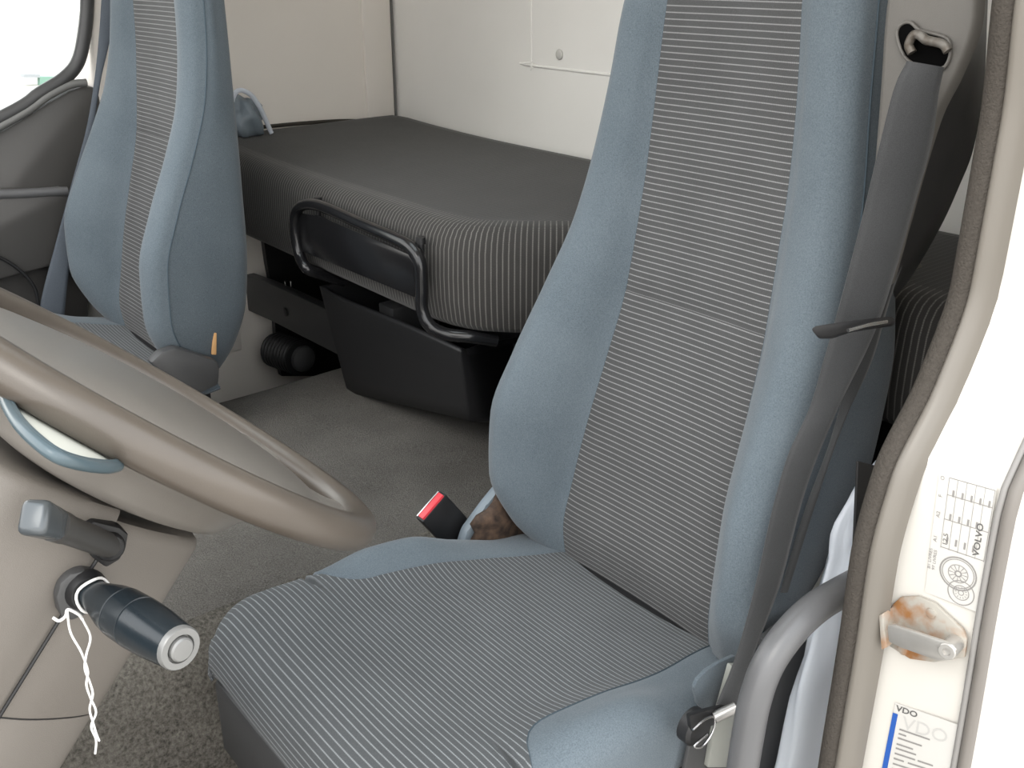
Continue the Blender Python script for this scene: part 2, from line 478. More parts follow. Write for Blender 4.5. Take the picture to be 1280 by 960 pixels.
# recessed field of the back wall with a raised rounded border, and its press-stud
pA = at(663, -40, x=1.592); pB = at(664, 82, x=1.592)
tube('raised_border', smooth_path([(1.5925, pA[1], 1.95), (1.5925, pA[1], 1.6), (1.5925, pB[1], pB[2] + .03), (1.5925, pB[1] - .008, pB[2] + .008), (1.5925, pB[1] - .03, pB[2]), (1.5925, 1.0, pB[2]), (1.5925, .55, pB[2])], 5), .0035, M_wallr, wb, 8)
s_ = at(700, 68, x=1.592)
lathe('press_stud', (1.5905, s_[1], s_[2]), (-1, 0, 0), [(0, .0115), (.002, .0115), (.004, .009), (.0045, .004)], M_stud, wb, 16, label='grey press stud in the back wall')

WY = 2.505      # inner face of the far side wall
wr = tag(prism('wall_right', [(.80, WY, .10), (1.60, WY, .10), (1.60, WY, 1.98), (.80, WY, 1.98)], (0, .05, 0), M_wall), kind='structure')
# raised corner panel with rounded edge plus joint strip and rivets
c0 = at(456, 100, y=WY)
box('corner_panel', (c0[0], WY - .009, .72), (1.578, WY + .01, 1.97), M_wall, wr, .004)
box('corner_joint', (1.583, WY - .006, .72), (1.589, WY + .01, 1.97), M_greyp, wr, .002, label='dark joint strip in the corner')
for zz in (1.0, 1.16, 1.32, 1.5):
    lathe('rivet', (1.548, WY - .0055, zz), (0, -1, 0), [(0, .007), (.0015, .006), (.0022, .002)], M_wall, wr, 12)
# lower locker lid on the side wall behind the passenger seat
box('locker_lid', (.92, WY - .008, .36), (1.05, WY + .01, .50), M_wall, wr, .01)
box('vent_slot', (.93, WY - .011, .505), (1.06, WY + .01, .525), M_black, wr, .004, label='black slot above the locker lid')

# pale pillar between the passenger door and the side wall
tag(prism('trim_1', [at(112, -30, y=2.47), at(165, -30, y=2.47), at(165, 150, y=2.47), at(126, 150, y=2.47), at(118, 90, y=2.47)], (0, .09, 0), M_wall, bevel=.008), kind='structure')

# ---- passenger door: panel, window
D1 = tag(thing('door_1', None, None, (.3, 2.5, .2)), kind='structure')
belt_line = [(-260, 292), (0, 165), (60, 128), (86, 113), (104, 106), (118, 108), (128, 118), (130, 140), (125, 180), (112, 300), (112, 560), (-260, 560)]
prism('trim_panel', [at(x, y, y=2.47) for x, y in belt_line], (0, .08, 0), M_door, D1, .012)
def band(name, pix, y, r, m, par, **k):
    return tube(name, smooth_path([at(a, b, y=y) for a, b in pix], 6), r, m, par, 10, **k)
prism('armrest', [at(x, y, y=2.42) for x, y in [(-260, 246), (60, 238), (88, 236), (90, 250), (80, 330), (-260, 420)]], (0, .08, 0), M_door, D1, .018)
band('armrest_highlight_trim', [(-200, 247), (0, 243), (60, 240), (84, 239)], 2.425, .011, M_handle, D1, label='strip standing in for the highlight along the armrest')  # paler, widened strip imitates the highlight on the armrest edge
band('sill_trim', [(-260, 284), (0, 158), (60, 120), (88, 106), (108, 103)], 2.462, .009, M_greyp, D1)
tag(band('window_seal', [(-260, 272), (0, 148), (50, 117), (80, 98), (97, 78), (105, 45), (109, 0), (112, -120), (113, -300)], 2.47, .015, M_dark, D1))
bm = bmesh.new(); 
wp = [at(x, y, y=2.50) for x, y in [(-420, 300), (0, 160), (60, 122), (92, 96), (106, 60), (112, 0), (118, -330), (-420, -330)]]
w1 = prism('window_1', wp, (0, .004, 0), M_glass); tag(w1, kind='structure')
tag(prism('wall_right_front', [(-.75, 2.52, .95), at(-200, 275, y=2.52), at(0, 190, y=2.52), at(120, 130, y=2.52), (.81, 2.52, 1.16), (.81, 2.52, .10), (-.75, 2.52, .10)], (0, .05, 0), M_white), kind='structure')
w1.name = 'window_1'
bpy.data.objects['wall_right_front'].name = 'wall_right.001'

# ---- front bulkhead with dashboard (outside the frame, holds the column)
wf = tag(box('wall_front', (-.80, .46, .05), (-.76, 2.56, 1.0), M_dark), kind='structure')
tag(prism('dashboard', [(-.75, .55, .62), (-.30, .55, .66), (-.22, .55, .90), (-.30, .55, 1.04), (-.75, .55, 1.0)], (0, 1.9, 0), M_dark, bevel=.02), 'long charcoal dashboard ahead of the steering wheel', 'dashboard')

# ---- near side: pillar jamb, exterior skin, seal
SZ = [-.2, .30, .528, .70, .80, .893, .975, 1.072, 1.22, 1.32, 1.6, 1.95]
SX = [.812, .812, .812, .814, .812, .830, .885, .920, .919, .905, .875, .82]
def seal_x(z): return interp(z, SZ, SX)
JZ = [-.2, .5, .75, .88, .98, 1.08, 1.22, 1.35, 1.6, 1.95]
JX = [.842, .842, .842, .848, .872, .905, .925, .922, .90, .85]
def jamb_x(z): return np.maximum(interp(z, JZ, JX), seal_x(z) + .016)
def at_jamb(px, py, lift=0.0):
    r = ray(px, py); t = .9
    for _ in range(30):
        p = CAM + r * t; t += (float(jamb_x(p[2])) - lift - p[0]) / r[0] * .8
    return CAM + r * t
zz = np.linspace(-.2, 1.95, 90)
def outer_y(z): return interp(z, [-.2, .6, .957, 1.3, 1.95], [.30, .318, .334, .352, .385])
wl = tag(thing('wall_left', None, None, (.85, .4, 0)), kind='structure')
P = []
for z in zz:
    jx = float(jamb_x(z)); oy = float(outer_y(z)); sxx = float(seal_x(z))
    P.append([(sxx + .020, .468, z), (sxx + .016, .44, z), (jx - .002, .428, z), (jx, .42, z), (jx, .39, z), (jx + .002, oy + .03, z), (jx + .003, oy + .006, z), (jx + .008, oy - .003, z), (jx + .03, oy - .010, z), (jx + .2, oy - .020, z), (1.7, oy - .03, z)])
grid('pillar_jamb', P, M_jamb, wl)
box('inner_side_panel', (1.06, .44, .05), (1.60, .47, 1.98), M_wall, wl)
tube('outer_weatherstrip', [(float(jamb_x(z)) + .001, float(outer_y(z)) + .004, z) for z in zz], .0065, M_strip, wl, 8)
tube('weatherstrip_lip', [(float(jamb_x(z)) - .001, float(outer_y(z)) + .013, z) for z in zz], .0035, M_inkl, wl, 8)
sealT = tag(thing('trim_2', None, None, (.85, .45, 0)), kind='structure')
zs = np.linspace(-.15, 1.93, 160)
T_ = tube('seal_bulb', [(float(seal_x(z)), 0.450, z) for z in zs], .0105, M_seal, sealT, 14, label='fuzzy brown-grey bulb of the door seal')
P = [[(float(seal_x(z)) + dx, y, z) for y, dx in ((.444, .004), (.441, -.003), (.437, -.006), (.433, -.005), (.427, 0), (.423, .008), (.420, .018))] for z in zs]
grid('seal_lip', P, M_lip, sealT, label='smooth paler lip of the door seal')

# ---- driver side pillar trim with belt slot
tr3 = tag(thing('trim_3', None, None, (1.0, .55, 1.0)), kind='structure')
def pillar_trim():
    rows = []
    ridge = [(1222, -60), (1219, 30), (1195, 95), (1170, 145), (1148, 215), (1130, 280), (1112, 345), (1106, 362)]
    sil = [(1236, -60), (1233, 25), (1229, 110), (1217, 185), (1198, 235), (1175, 285), (1140, 345), (1118, 372)]
    lft = [.618, .617, .613, .610, .606, .602, .598, .590]
    for (rx, ry), (qx, qy), yl in zip(ridge, sil, lft):
        a = at(rx, ry, x=.985); b = at(qx, qy, x=1.06)
        zc = a[2]; yl = max(yl, a[1] + .012)
        rows.append([(1.10, yl, zc), (1.0, yl, zc), (.988, yl - .004, zc), (.984, yl - .010, zc), (.984, (a[1] + yl) / 2, zc), (.984, a[1] + .006, zc), (.988, a[1] + .001, zc), (1.0, a[1] - .0, zc), (1.03, (a[1] + b[1]) / 2, (zc + b[2]) / 2), (1.06, b[1], b[2]), (1.10, b[1] + .02, b[2])])
    R = np.array(rows)[::-1]
    R = np.stack([smooth_path(R[:, j], 6) for j in range(R.shape[1])], 1)
    grid('pillar_cover', R[:, :8], M_pillar, tr3)
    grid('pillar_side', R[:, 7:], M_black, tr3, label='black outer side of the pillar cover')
pillar_trim()

# ================================================================== SEATS
YC = .88
BZ = [.43, .47, .52, .60, .70, .80, .90, 1.0, 1.1, 1.2, 1.3, 1.38, 1.42, 1.435]
BP = [.952, .941, .935, .95, .972, 1.0, 1.028, 1.043, 1.055, 1.06, 1.062, 1.075, 1.095, 1.12]     # panel border x
BW = [.152, .152, .152, .149, .142, .135, .129, .125, .122, .117, .109, .098, .085, .06]          # panel half width
BO = [.955, .925, .890, .862, .868, .908, .960, 1.005, 1.028, 1.040, 1.050, 1.068, 1.092, 1.12]     # crest x
OW = [.20, .228, .250, .267, .270, .261, .250, .236, .222, .207, .195, .178, .150, .09]              # half width
BR = [.975, .985, .995, 1.045, 1.110, 1.152, 1.174, 1.172, 1.158, 1.160, 1.170, 1.174, 1.165, 1.14]   # rear x

BR2 = [1.01, 1.035, 1.06, 1.085, 1.098, 1.106, 1.114, 1.122, 1.130, 1.138, 1.148, 1.155, 1.155, 1.135]   # squarer lower back

def half_section(z, br=BR):
    """half outline of the backrest at height z: centre front -> seam at side front -> rear centre"""
    xp, pw, xo, ow, xr = (float(interp(z, BZ, t)) for t in (BP, BW, BO, OW, br))
    w = ow - pw
    panel = [(0, xp + .002), (.5 * pw, xp + .001), (.85 * pw, xp - .001), (pw, xp)]
    bol = [(pw, xp), (pw + .012, xp - .006 - .10 * (xp - xo)), (pw + .3 * w, xp - .55 * (xp - xo) - .007), (pw + .62 * w, xo - .004), (ow - .018, xo + .000), (ow - .004, xo + .014), (ow, xo + .036)]
    d = xr - xo
    side = [(ow, xo + .036), (ow + .003, xo + .5 * d), (ow - .004, xr - .035), (ow - .02, xr - .010), (ow - .05, xr), (.4 * ow, xr + .004), (0, xr + .004)]
    return panel, bol, side


def build_seat(loc, rear=BR):
    root = thing('truck_seat', '', 'seat', loc)
    rows = np.concatenate([np.linspace(.43, 1.30, 58), np.linspace(1.315, 1.435, 14)])
    pan, bl, br, shl = [], [], [], []
    for z in rows:
        p, b, s = half_section(z, rear)
        p = smooth_path(p, 4); b = smooth_path(b, 4); s = smooth_path(s, 4)
        full = np.concatenate([p[::-1] * [-1, 1], p[1:]])
        pan.append([(x, YC + y, z) for y, x in full])
        bl.append([(x, YC + y, z) for y, x in b]); br.append([(x, YC - y, z) for y, x in b][::-1])
        sh = np.concatenate([s, s[::-1][1:] * [-1, 1]])
        shl.append([(x, YC + y, z) for y, x in sh])
    back = grid('backrest', shl, M_shell, root)
    # stripe direction needs rows: split the insert at the cross seam
    pan = np.array(pan); bl = np.array(bl); br = np.array(br)
    ks = int(np.argmin(abs(rows - .905)))
    pan2 = pan.copy(); pan2[ks, 1:-1, 0] += .002
    grid('insert_panel', pan2[:ks + 1], M_back, back, label='striped grey lower insert')
    grid('insert_panel', pan2[ks:], M_back, back, label='striped grey upper insert')
    grid('bolster', bl, M_blue, back); grid('bolster', br, M_blue, back)
    for P, j in ((bl, -1), (br, 0)):
        tube('side_seam', P[2:-3, j], .0016, M_seam, back, 6)
    for P, j in ((bl, 0), (br, -1)):
        tube('insert_seam', P[2:-3, j] + [.001, 0, 0], .0012, M_seam, back, 6)
    # -------- cushion
    path = smooth_path([(1.0, .452), (.95, .467), (.92, .475), (.90, .479), (.80, .50), (.70, .520), (.60, .538), (.50, .553), (.45, .556), (.41, .549), (.383, .530), (.370, .503), (.368, .478), (.376, .458)], 8)
    def sect(i):
        x, z0 = path[i]
        xx = x
        b = float(interp(xx, [.36, .50, .56, .63, .70, .78, .86, 1.0], [0, .0, .008, .026, .030, .012, .0, 0]))
        ow = .266 - .035 * max(0, (.46 - xx) / .10) ** 2.2 - .03 * max(0, (xx - .85) / .15) ** 2
        top = path[max(0, i - 0)][1]
        fr = max(0.0, min(1.0, (.415 - xx) / .045))
        drop = (max(.462, top - .095) - top) if i < len(path) - 24 else None
        zb = min(float(interp(xx, [.36, .42, .55, 1.0], [.458, .455, .432, .428])), z0 - .003)
        q = [(0, z0 - .004), (.09, z0 - .003), (.15, z0), (.195, z0 + .45 * b + .002), (.228, z0 + b), (ow - .014, z0 + b - .008), (ow - .002, z0 + b - .026), (ow, z0 + b * .5 - .05), (ow - .002, zb + .006), (ow - .012, zb)]
        q = [(y, max(z, zb) if k > 5 else z) for k, (y, z) in enumerate(q)]
        c = smooth_path(q, 6)
        L_ = np.concatenate([[0], np.cumsum(np.linalg.norm(np.diff(c, axis=0), axis=1))]);
        return x, c, L_
    def cut(c, L_, a0, a1, n):
        s = np.linspace(a0, a1, n)
        return np.stack([np.interp(s, L_, c[:, 0]), np.interp(s, L_, c[:, 1])], 1)
    pn, cl, crr = [], [], []
    for i in range(len(path)):
        x, c, L_ = sect(i)
        if x > .60: ap = float(interp(x, [.60, .70, .80, .91, 1.0], [.187, .184, .176, .158, .150]))
        else:
            t = min(1.0, (.60 - x) / .078)
            ap = .187 + .012 * t + (L_[-1] - .199) * (1 - math.sqrt(max(0, 1 - t ** 2.6)))
        ap = min(ap, L_[-1])
        p = cut(c, L_, 0, ap, 22)
        full = np.concatenate([p[::-1] * [-1, 1], p[1:]])
        pn.append([(x, YC + y, z) for y, z in full])
        if ap < L_[-1] - 1e-4:
            q = cut(c, L_, ap, L_[-1], 22)
            q[0, 1] -= .002
            cl.append([(x, YC + y, z) for y, z in q]); crr.append([(x, YC - y, z) for y, z in q][::-1])
    cu = grid('cushion', pn, M_seatc, root, flip=True, label='striped grey seat cushion')
    grid('bolster', cl, M_blue, cu, flip=True, label='plain blue-grey side of the cushion'); grid('bolster', crr, M_blue, cu, flip=True, label='plain blue-grey side of the cushion')
    for P, j in ((cl, 0), (crr, -1)):
        tube('insert_seam', np.array(P)[:, j] + [0, 0, .0005], .0012, M_seam, cu, 6)
    # -------- pan and base
    box('seat_pan', (.385, YC - .245, .375), (.98, YC + .245, .468), M_black, root, .02)
    box('pan_front_lip', (.372, YC - .235, .33), (.40, YC + .235, .455), M_dark, root, .01)
    box('pedestal', (.46, YC - .19, .10), (.98, YC + .19, .40), M_black, root, .03)
    # recliner covers at both sides of the joint
    for s in (1,):
        y0 = YC + s * .262
        q = [(.80, y0, .44), (.825, y0, .50), (.865, y0, .535), (.905, y0, .565), (.945, y0, .60), (.985, y0, .59), (1.0, y0, .52), (.99, y0, .43)]
        prism('recliner_cover', q, (0, s * .022, 0), M_seatp, root, .008)
    return root


drv = build_seat((.7, YC, .10))
drv.name = 'truck_seat'
drv['group'] = 'truck seats'
drv['label'] = "driver's seat behind the steering wheel, with striped grey inserts and blue-grey bolsters"

pas = build_seat((.7, YC, .10), BR2)
pas['group'] = 'truck seats'
for c in [c for c in pas.children if c.name.startswith('recliner_cover')]: bpy.data.objects.remove(c)
pas.location = Vector((.7, YC, .10)) + Vector((-.254, 1.205, .12))
pas.scale = (.91, 1.0, 1.0)
pas['label'] = 'passenger seat by the far door, seen past the steering wheel'
prism('recliner_cover', [at(x, y, y=.606) for x, y in [(868, 860), (872, 850), (884, 838), (900, 828), (918, 820), (926, 824), (912, 866), (896, 892), (884, 894), (872, 880)]], (0, .005, 0), M_shell, drv, .001)
# passenger seat side cover (only this seat shows it) and worn corner
sc_ = [at(x, y, y=1.80) for x, y in [(196, 452), (212, 438), (232, 432), (286, 447), (291, 454), (289, 478), (262, 490), (240, 486)]]
prism('side_cover', sc_, (0, .03, 0), M_dark, pas, .008, label='grey plastic cover on the inner hinge')
prism('tan_edge', [at(x, y, y=1.822) for x, y in [(283, 412), (287, 413), (286, 440), (280, 440)]], (0, .006, 0), M_tan, pas, .001, label='tan worn edge low on the backrest')
# platform below the passenger seat
tag(box('seat_platform', (.10, 2.06, .10), (.66, 2.42, .22), M_black, None, .02), 'black platform carrying the far passenger seat', 'platform')

# ---- driver's buckle on the tunnel side
bk = thing('belt_buckle', 'black belt buckle with red button beside the near seat cushion', 'buckle', (.82, 1.19, .50))
def buckle():
    base = at(572, 668, y=1.185); top = at(538, 632, y=1.185)
    ax = top - base; Ln = np.linalg.norm(ax); ax /= Ln
    wv = at(556, 622, y=1.185) - at(517, 647, y=1.185); wv -= ax * np.dot(wv, ax); wid = np.linalg.norm(wv) ; wv /= wid
    nn = np.cross(ax, wv)
    R_ = Matrix([[wv[k], nn[k], ax[k]] for k in range(3)])
    def bx(name, lo, hi, m, par, bev, **k):
        bm = bmesh.new(); boxbm(bm, lo, hi, bev)
        for v in bm.verts: v.co = R_ @ v.co + Vector(base)
        return from_bm(name, bm, m, par, angle=35, **k)
    hw = wid / 2
    b = bx('casing', (-hw, -.011, -.045), (hw, .011, Ln), M_black, bk, .004)
    bx('release_button', (-hw * .86, -.0095, Ln - .008), (hw * .86, .0035, Ln + .0035), M_red, bk, .0015, label='red release button')
    bx('slot_edge', (-hw * .9, .0055, Ln - .004), (hw * .9, .0085, Ln + .0015), M_steel, bk, .0006, label='bright edge of the slot')
    bx('stalk', (-hw * .5, -.004, -.13), (hw * .5, .004, -.04), M_black, bk, .002)
buckle()
# grimy mechanism in the gap between cushion and backrest
gm = []
rg = random.Random(3)
bm = bmesh.new(); bmesh.ops.create_icosphere(bm, subdivisions=3, radius=1.0)
cgap = at(632, 650, y=1.13)
for v in bm.verts:
    k = 1 + .16 * math.sin(5 * v.co.x + 3 * v.co.y) + .12 * math.sin(9 * v.co.z + 2 * v.co.x)
    v.co = Vector(cgap) + Vector((v.co.x * .062 * k, v.co.y * .018 * k, v.co.z * .052 * k))
from_bm('recliner_mechanism', bm, M_rustm, drv, smooth=True, label='grimy brown recliner mechanism in the gap')

# ================================================================== BUNK
mt = thing('bunk_mattress', 'dark grey bunk mattress with pin-striped sides behind the seats', 'mattress', (1.3, 1.5, .76))
def mattress():
    zt, zb = .944, .757
    cor = [(1.582, .50), (1.582, 2.49), (.962, 2.49), (.958, 1.42), (.965, 1.345), (1.01, 1.29), (1.14, 1.18), (1.18, 1.14), (1.20, 1.08), (1.20, .50)]
    # dense outline with rounded corners, anticlockwise seen from above
    out = []
    for i in range(len(cor)):
        a = np.array(cor[i]); b = np.array(cor[(i + 1) % len(cor)]); n = max(2, int(np.linalg.norm(b - a) / .03))
        out += [a + (b - a) * k / n for k in range(n)]
    out = np.array(out)
    for _ in range(3): out = .5 * out + .25 * (np.roll(out, 1, 0) + np.roll(out, -1, 0))
    n = len(out)
    T = np.roll(out, -1, 0) - np.roll(out, 1, 0); T /= np.linalg.norm(T, axis=1)[:, None]; Nn = np.stack([T[:, 1], -T[:, 0]], 1)
    cen = out.mean(0)
    if ((out - cen) * Nn).sum() < 0: Nn = -Nn
    prof = [(-.03, zb - .0), (-.012, zb), (-.002, zb + .012), (.004, zb + .05), (.005, .85), (.003, zt - .045), (-.002, zt - .026), (-.011, zt - .012), (-.024, zt - .004), (-.040, zt - .001), (-.055, zt)]
    per = np.concatenate([[0], np.cumsum(np.linalg.norm(np.diff(out, axis=0), axis=1))])
    def lift(x, y): return .008 * min(1, max(0, (x - 1.0) / .5)) + .013 * min(1, max(0, (y - 1.9) / .5)) ** 2
    V, U = [], []
    for o_, z in prof:
        for j in range(n):
            q = out[j] + Nn[j] * o_
            wob = lift(q[0], q[1]) * (z > .9)
            V.append((q[0], q[1], z + wob)); U.append((z, per[j]))
    F = grid_faces(len(prof), n, True)
    # top sheet
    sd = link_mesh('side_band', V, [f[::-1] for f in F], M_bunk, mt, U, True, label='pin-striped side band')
    top = bmesh.new()
    ring = [top.verts.new(V[(len(prof) - 1) * n + j]) for j in range(n)]
    f = top.faces.new(ring)
    bmesh.ops.triangulate(top, faces=[f])
    bmesh.ops.subdivide_edges(top, edges=top.edges[:], cuts=2, use_grid_fill=True)
    bmesh.ops.remove_doubles(top, verts=top.verts[:], dist=1e-5)
    for v in top.verts:
        if not v.is_boundary: v.co.z = zt + lift(v.co.x, v.co.y) + .003 * math.sin(7 * v.co.x) * math.sin(4 * v.co.y)
    pos = [v.co.copy() for v in top.verts]; top.verts.index_update()
    tri = [[v.index for v in f.verts] for f in top.faces]; top.free()
    # keep the sheet facing up
    tri = [t if (pos[t[1]] - pos[t[0]]).cross(pos[t[2]] - pos[t[0]]).z > 0 else t[::-1] for t in tri]
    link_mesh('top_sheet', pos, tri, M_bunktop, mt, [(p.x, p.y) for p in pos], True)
    return sd
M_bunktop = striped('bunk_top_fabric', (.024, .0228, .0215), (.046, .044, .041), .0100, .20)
mattress()
# folded lip of the mattress cover against the side wall
tag(tube('cover_lip', smooth_path([at(x, y, y=2.482) for x, y in [(325, 159), (380, 154), (430, 151), (462, 152)]], 6), .005, M_lipc, mt, 8), None)
# bunk base under the mattress
tag(prism('bunk', [(1.06, 2.46, .748), (1.06, 1.36, .748), (1.22, 1.14, .748), (1.24, .51, .748), (1.57, .51, .748), (1.57, 2.46, .748)], (0, 0, .008), M_black), 'black board carrying the grey mattress behind the seats', 'bunk')

tag(prism('bunk_end_panel', [at(x, y, y=2.47) for x, y in [(327, 280), (334, 330), (342, 372), (346, 440), (352, 470), (560, 470), (560, 250), (420, 250)]], (0, .02, 0), M_black), 'black end panel under the bunk at the far side wall', 'panel')

# ---- tubular guard rail in front of the mattress
gr = thing('guard_rail', 'black tubular guard rail with flat plate in front of the bunk mattress', 'guard rail', (.93, 1.7, .8))
XR = .925
loop = smooth_path([at(430, 352, x=1.02), at(402, 343, x=.96), at(384, 336, x=XR), at(374, 318, x=XR), at(369, 290, x=XR), at(370, 266, x=XR), at(380, 256, x=XR), at(402, 258, x=XR), at(450, 279, x=XR), at(492, 297, x=XR), at(515, 310, x=XR), at(525, 330, x=XR), at(527, 360, x=XR), at(528, 388, x=XR), at(538, 408, x=XR + .005), at(560, 418, x=XR + .03), at(588, 421, x=.985), at(620, 426, x=1.03)], 8)
tube('rail_tube', loop, .0115, M_blackp, gr, 14)
prism('rail_plate', [at(x, y, x=XR + .003) for x, y in [(372, 266), (400, 270), (510, 318), (517, 330), (519, 372), (372, 312)]], (.004, 0, 0), M_blackp, gr, .001)
for (x, y), yb in (((397, 246), 262), ((526, 296), 345)):
    a = at(x, y, x=XR + .015); b = at(x + 1, yb + 8, x=XR + .015)
    lathe('pin', b, a - b, [(0, .006), (np.linalg.norm(a - b) - .012, .006), (np.linalg.norm(a - b) - .012, .009), (np.linalg.norm(a - b), .0085)], M_black, gr, 12)

# ---- storage tray hanging under the bunk
ty = thing('storage_tray', 'black open storage tray under the bunk guard rail', 'tray', (1.05, 1.6, .55))
def tray():
    XT = 1.0
    top = smooth_path([at(x, y, x=X) for x, y, X in [(402, 360, XT), (430, 376, XT), (500, 404, XT), (562, 432, XT), (580, 438, XT + .012), (600, 432, XT + .07), (640, 424, 1.25)]], 5)
    low = smooth_path([at(x, y, x=X) for x, y, X in [(436, 488, XT + .03), (450, 494, XT + .03), (520, 510, XT + .03), (575, 523, XT + .03), (592, 527, XT + .04), (612, 520, XT + .09), (640, 508, 1.25)]], 5)
    P = []
    for k in range(len(top)):
        a, b = top[k], low[k]
        P.append([a + np.array([.016, 0, -.012]), a + np.array([.012, 0, 0]), a + np.array([.002, 0, .003]), a + np.array([0, 0, -.006]), a * .6 + b * .4, a * .2 + b * .8, b, b + np.array([.03, 0, -.01]), np.array([max(1.27, b[0] + .02), b[1], b[2] - .01])])
    P = np.array(P)
    grid('tray_front', P, M_black, ty, flip=True)
    # far end wall and inside rear
    a = top[0]; b = low[0]
    prism('tray_end', [a + [0, 0, .002], a + [.28, 0, .0], b + [.28, 0, -.01], b + [.0, 0, 0]], (0, .01, 0), M_black, ty)
    prism('tray_back', [(1.28, 1.2, .45), (1.28, 2.0, .45), (1.28, 2.0, .72), (1.28, 1.2, .72)], (.01, 0, 0), M_black, ty)
    q = at(486, 388, x=1.1)
    box('divider', (1.08, q[1] - .05, q[2] - .09), (1.2, q[1] + .01, q[2] + .02), M_dark, ty, .004)
tray()
# ---- crossbeam, bellows, small parts behind the passenger seat
bmx = thing('cross_beam', 'dark steel cross beam below the bunk behind the passenger seat', 'beam', (1.05, 2.1, .6))
XB = 1.08
prism('beam_web', [at(x, y, x=XB) for x, y in [(296, 340), (330, 352), (362, 366), (410, 388), (440, 420), (430, 448), (340, 402), (300, 384)]], (.03, 0, 0), M_dark, bmx, .004)
h_ = at(357, 390, x=XB - .001)
lathe('hole_grommet', h_, (-1, 0, 0), [(0, .012), (.002, .012), (.003, .008)], M_black, bmx, 14)
for px in (357, 364):
    h_ = at(px, 356, x=XB + .02)
    box('bright_clip', (h_[0] - .002, h_[1] - .002, h_[2] - .008), (h_[0] + .002, h_[1] + .002, h_[2] + .010), M_steel, bmx, .0008, label='small bright clip')
al = at(345, 445, x=1.08)
bl_ = thing('ribbed_bellows', 'black ribbed bellows on the floor behind the passenger seat', 'bellows', al)
prof = []
for k in range(9):
    prof += [(k * .014, .038), (k * .014 + .005, .048), (k * .014 + .009, .048)]
lathe('bellows_body', al + np.array([.02, .05, 0]), (0.15, -1, .05), prof, M_black, bl_, 24)
lathe('end_cap', al + np.array([.04, -.075, .006]), (.15, -1, .05), [(0, .036), (.01, .034), (.016, .02), (.018, .0)], M_dark, bl_, 20)
q = at(415, 412, x=1.10)
tag(box('blue_bottle_crate', q - [.0, .03, .035], q + [.05, .03, .035], M_blueobj, None, .01), 'small dark blue plastic box in shadow below the bunk', 'box')
bpy.data.objects['blue_bottle_crate'].name = 'plastic_box'
tag(box('locker_front', (1.33, .5, .46), (1.36, 2.02, .745), M_black, None), 'black locker front in the shadow beneath the bunk', 'locker')

# ---- pouch on the mattress by the far wall
def pouch():
    c = at(316, 148, y=2.40)
    t_ = thing('wrapped_pouch', 'small crumpled blue and white pouch on the mattress beside the far wall', 'pouch', c)
    bm = bmesh.new(); bmesh.ops.create_icosphere(bm, subdivisions=3, radius=1)
    for v in bm.verts:
        k = 1 + .18 * math.sin(6 * v.co.x + 4 * v.co.z) + .1 * math.sin(13 * v.co.y + 5 * v.co.z)
        v.co = Vector(c) + Vector((v.co.x * .045 * k - .02, v.co.y * .04 * k, max(-.040, v.co.z * .055 * k)))
    from_bm('body', bm, M_seatp, t_, smooth=True)
    tube('strap', smooth_path([c + [-.07, -.02, .02], c + [-.05, -.03, .07], c + [-.02, -.035, .065], c + [.005, -.035, .03], c + [.03, -.035, -.035]], 6), .006, M_bag, t_, 8, label='pale strap')
pouch()

# ================================================================== STEERING
WC = np.array([.264, .874, .976]); WR = .230; WT = math.radians(40.6)
U_ = np.array([math.cos(WT), 0, -math.sin(WT)])      # in the wheel plane, towards the driver
V_ = np.array([0, 1.0, 0]); NN = np.array([math.sin(WT), 0, math.cos(WT)])   # wheel axis towards the driver
def wh(u, v, n): return WC + u * U_ + v * V_ + n * NN
sw = thing('steering_wheel', 'worn brown-grey steering wheel in the foreground', 'steering wheel', WC)
V, F = tube_data([wh(WR * math.cos(a), WR * math.sin(a), 0) for a in np.linspace(0, 2 * np.pi, 96, endpoint=False)], .0175, 18, closed=False, cap=False)
def torus():
    n, m_ = 96, 18; V = []
    for i in range(n):
        a = 2 * np.pi * i / n
        for j in range(m_):
            b = 2 * np.pi * j / m_
            r = WR + .0175 * math.cos(b)
            V.append(wh(r * math.cos(a), r * math.sin(a), .0175 * math.sin(b)))
    F = []
    for i in range(n):
        for j in range(m_):
            F.append((i * m_ + j, ((i + 1) % n) * m_ + j, ((i + 1) % n) * m_ + (j + 1) % m_, i * m_ + (j + 1) % m_))
    return V, F
V, F = torus(); link_mesh('rim', V, F, M_rim, sw)
def sup(a, ru, rv, e):
    c, s = math.cos(a), math.sin(a)
    k = (abs(c / ru) ** e + abs(s / rv) ** e) ** (-1 / e)
    return k * c, k * s
def pad():
    rings = [(.0, .016), (.4, .016), (.65, .013), (.82, .008), (.93, .002), (.985, -.006), (1.0, -.013), (.96, -.018), (.84, -.026), (.74, -.034), (.66, -.048), (.625, -.060), (.59, -.068), (.5, -.074), (.3, -.08)]
    n = 64; V = []
    for s, h in rings:
        for j in range(n):
            u, v = sup(2 * np.pi * j / n, .196, .201, 2.15)
            V.append(wh(u * max(s, 1e-4), v * max(s, 1e-4), h))
    F = grid_faces(len(rings), n, True)
    link_mesh('hub_pad', V, F, M_taupe2, sw)
pad()
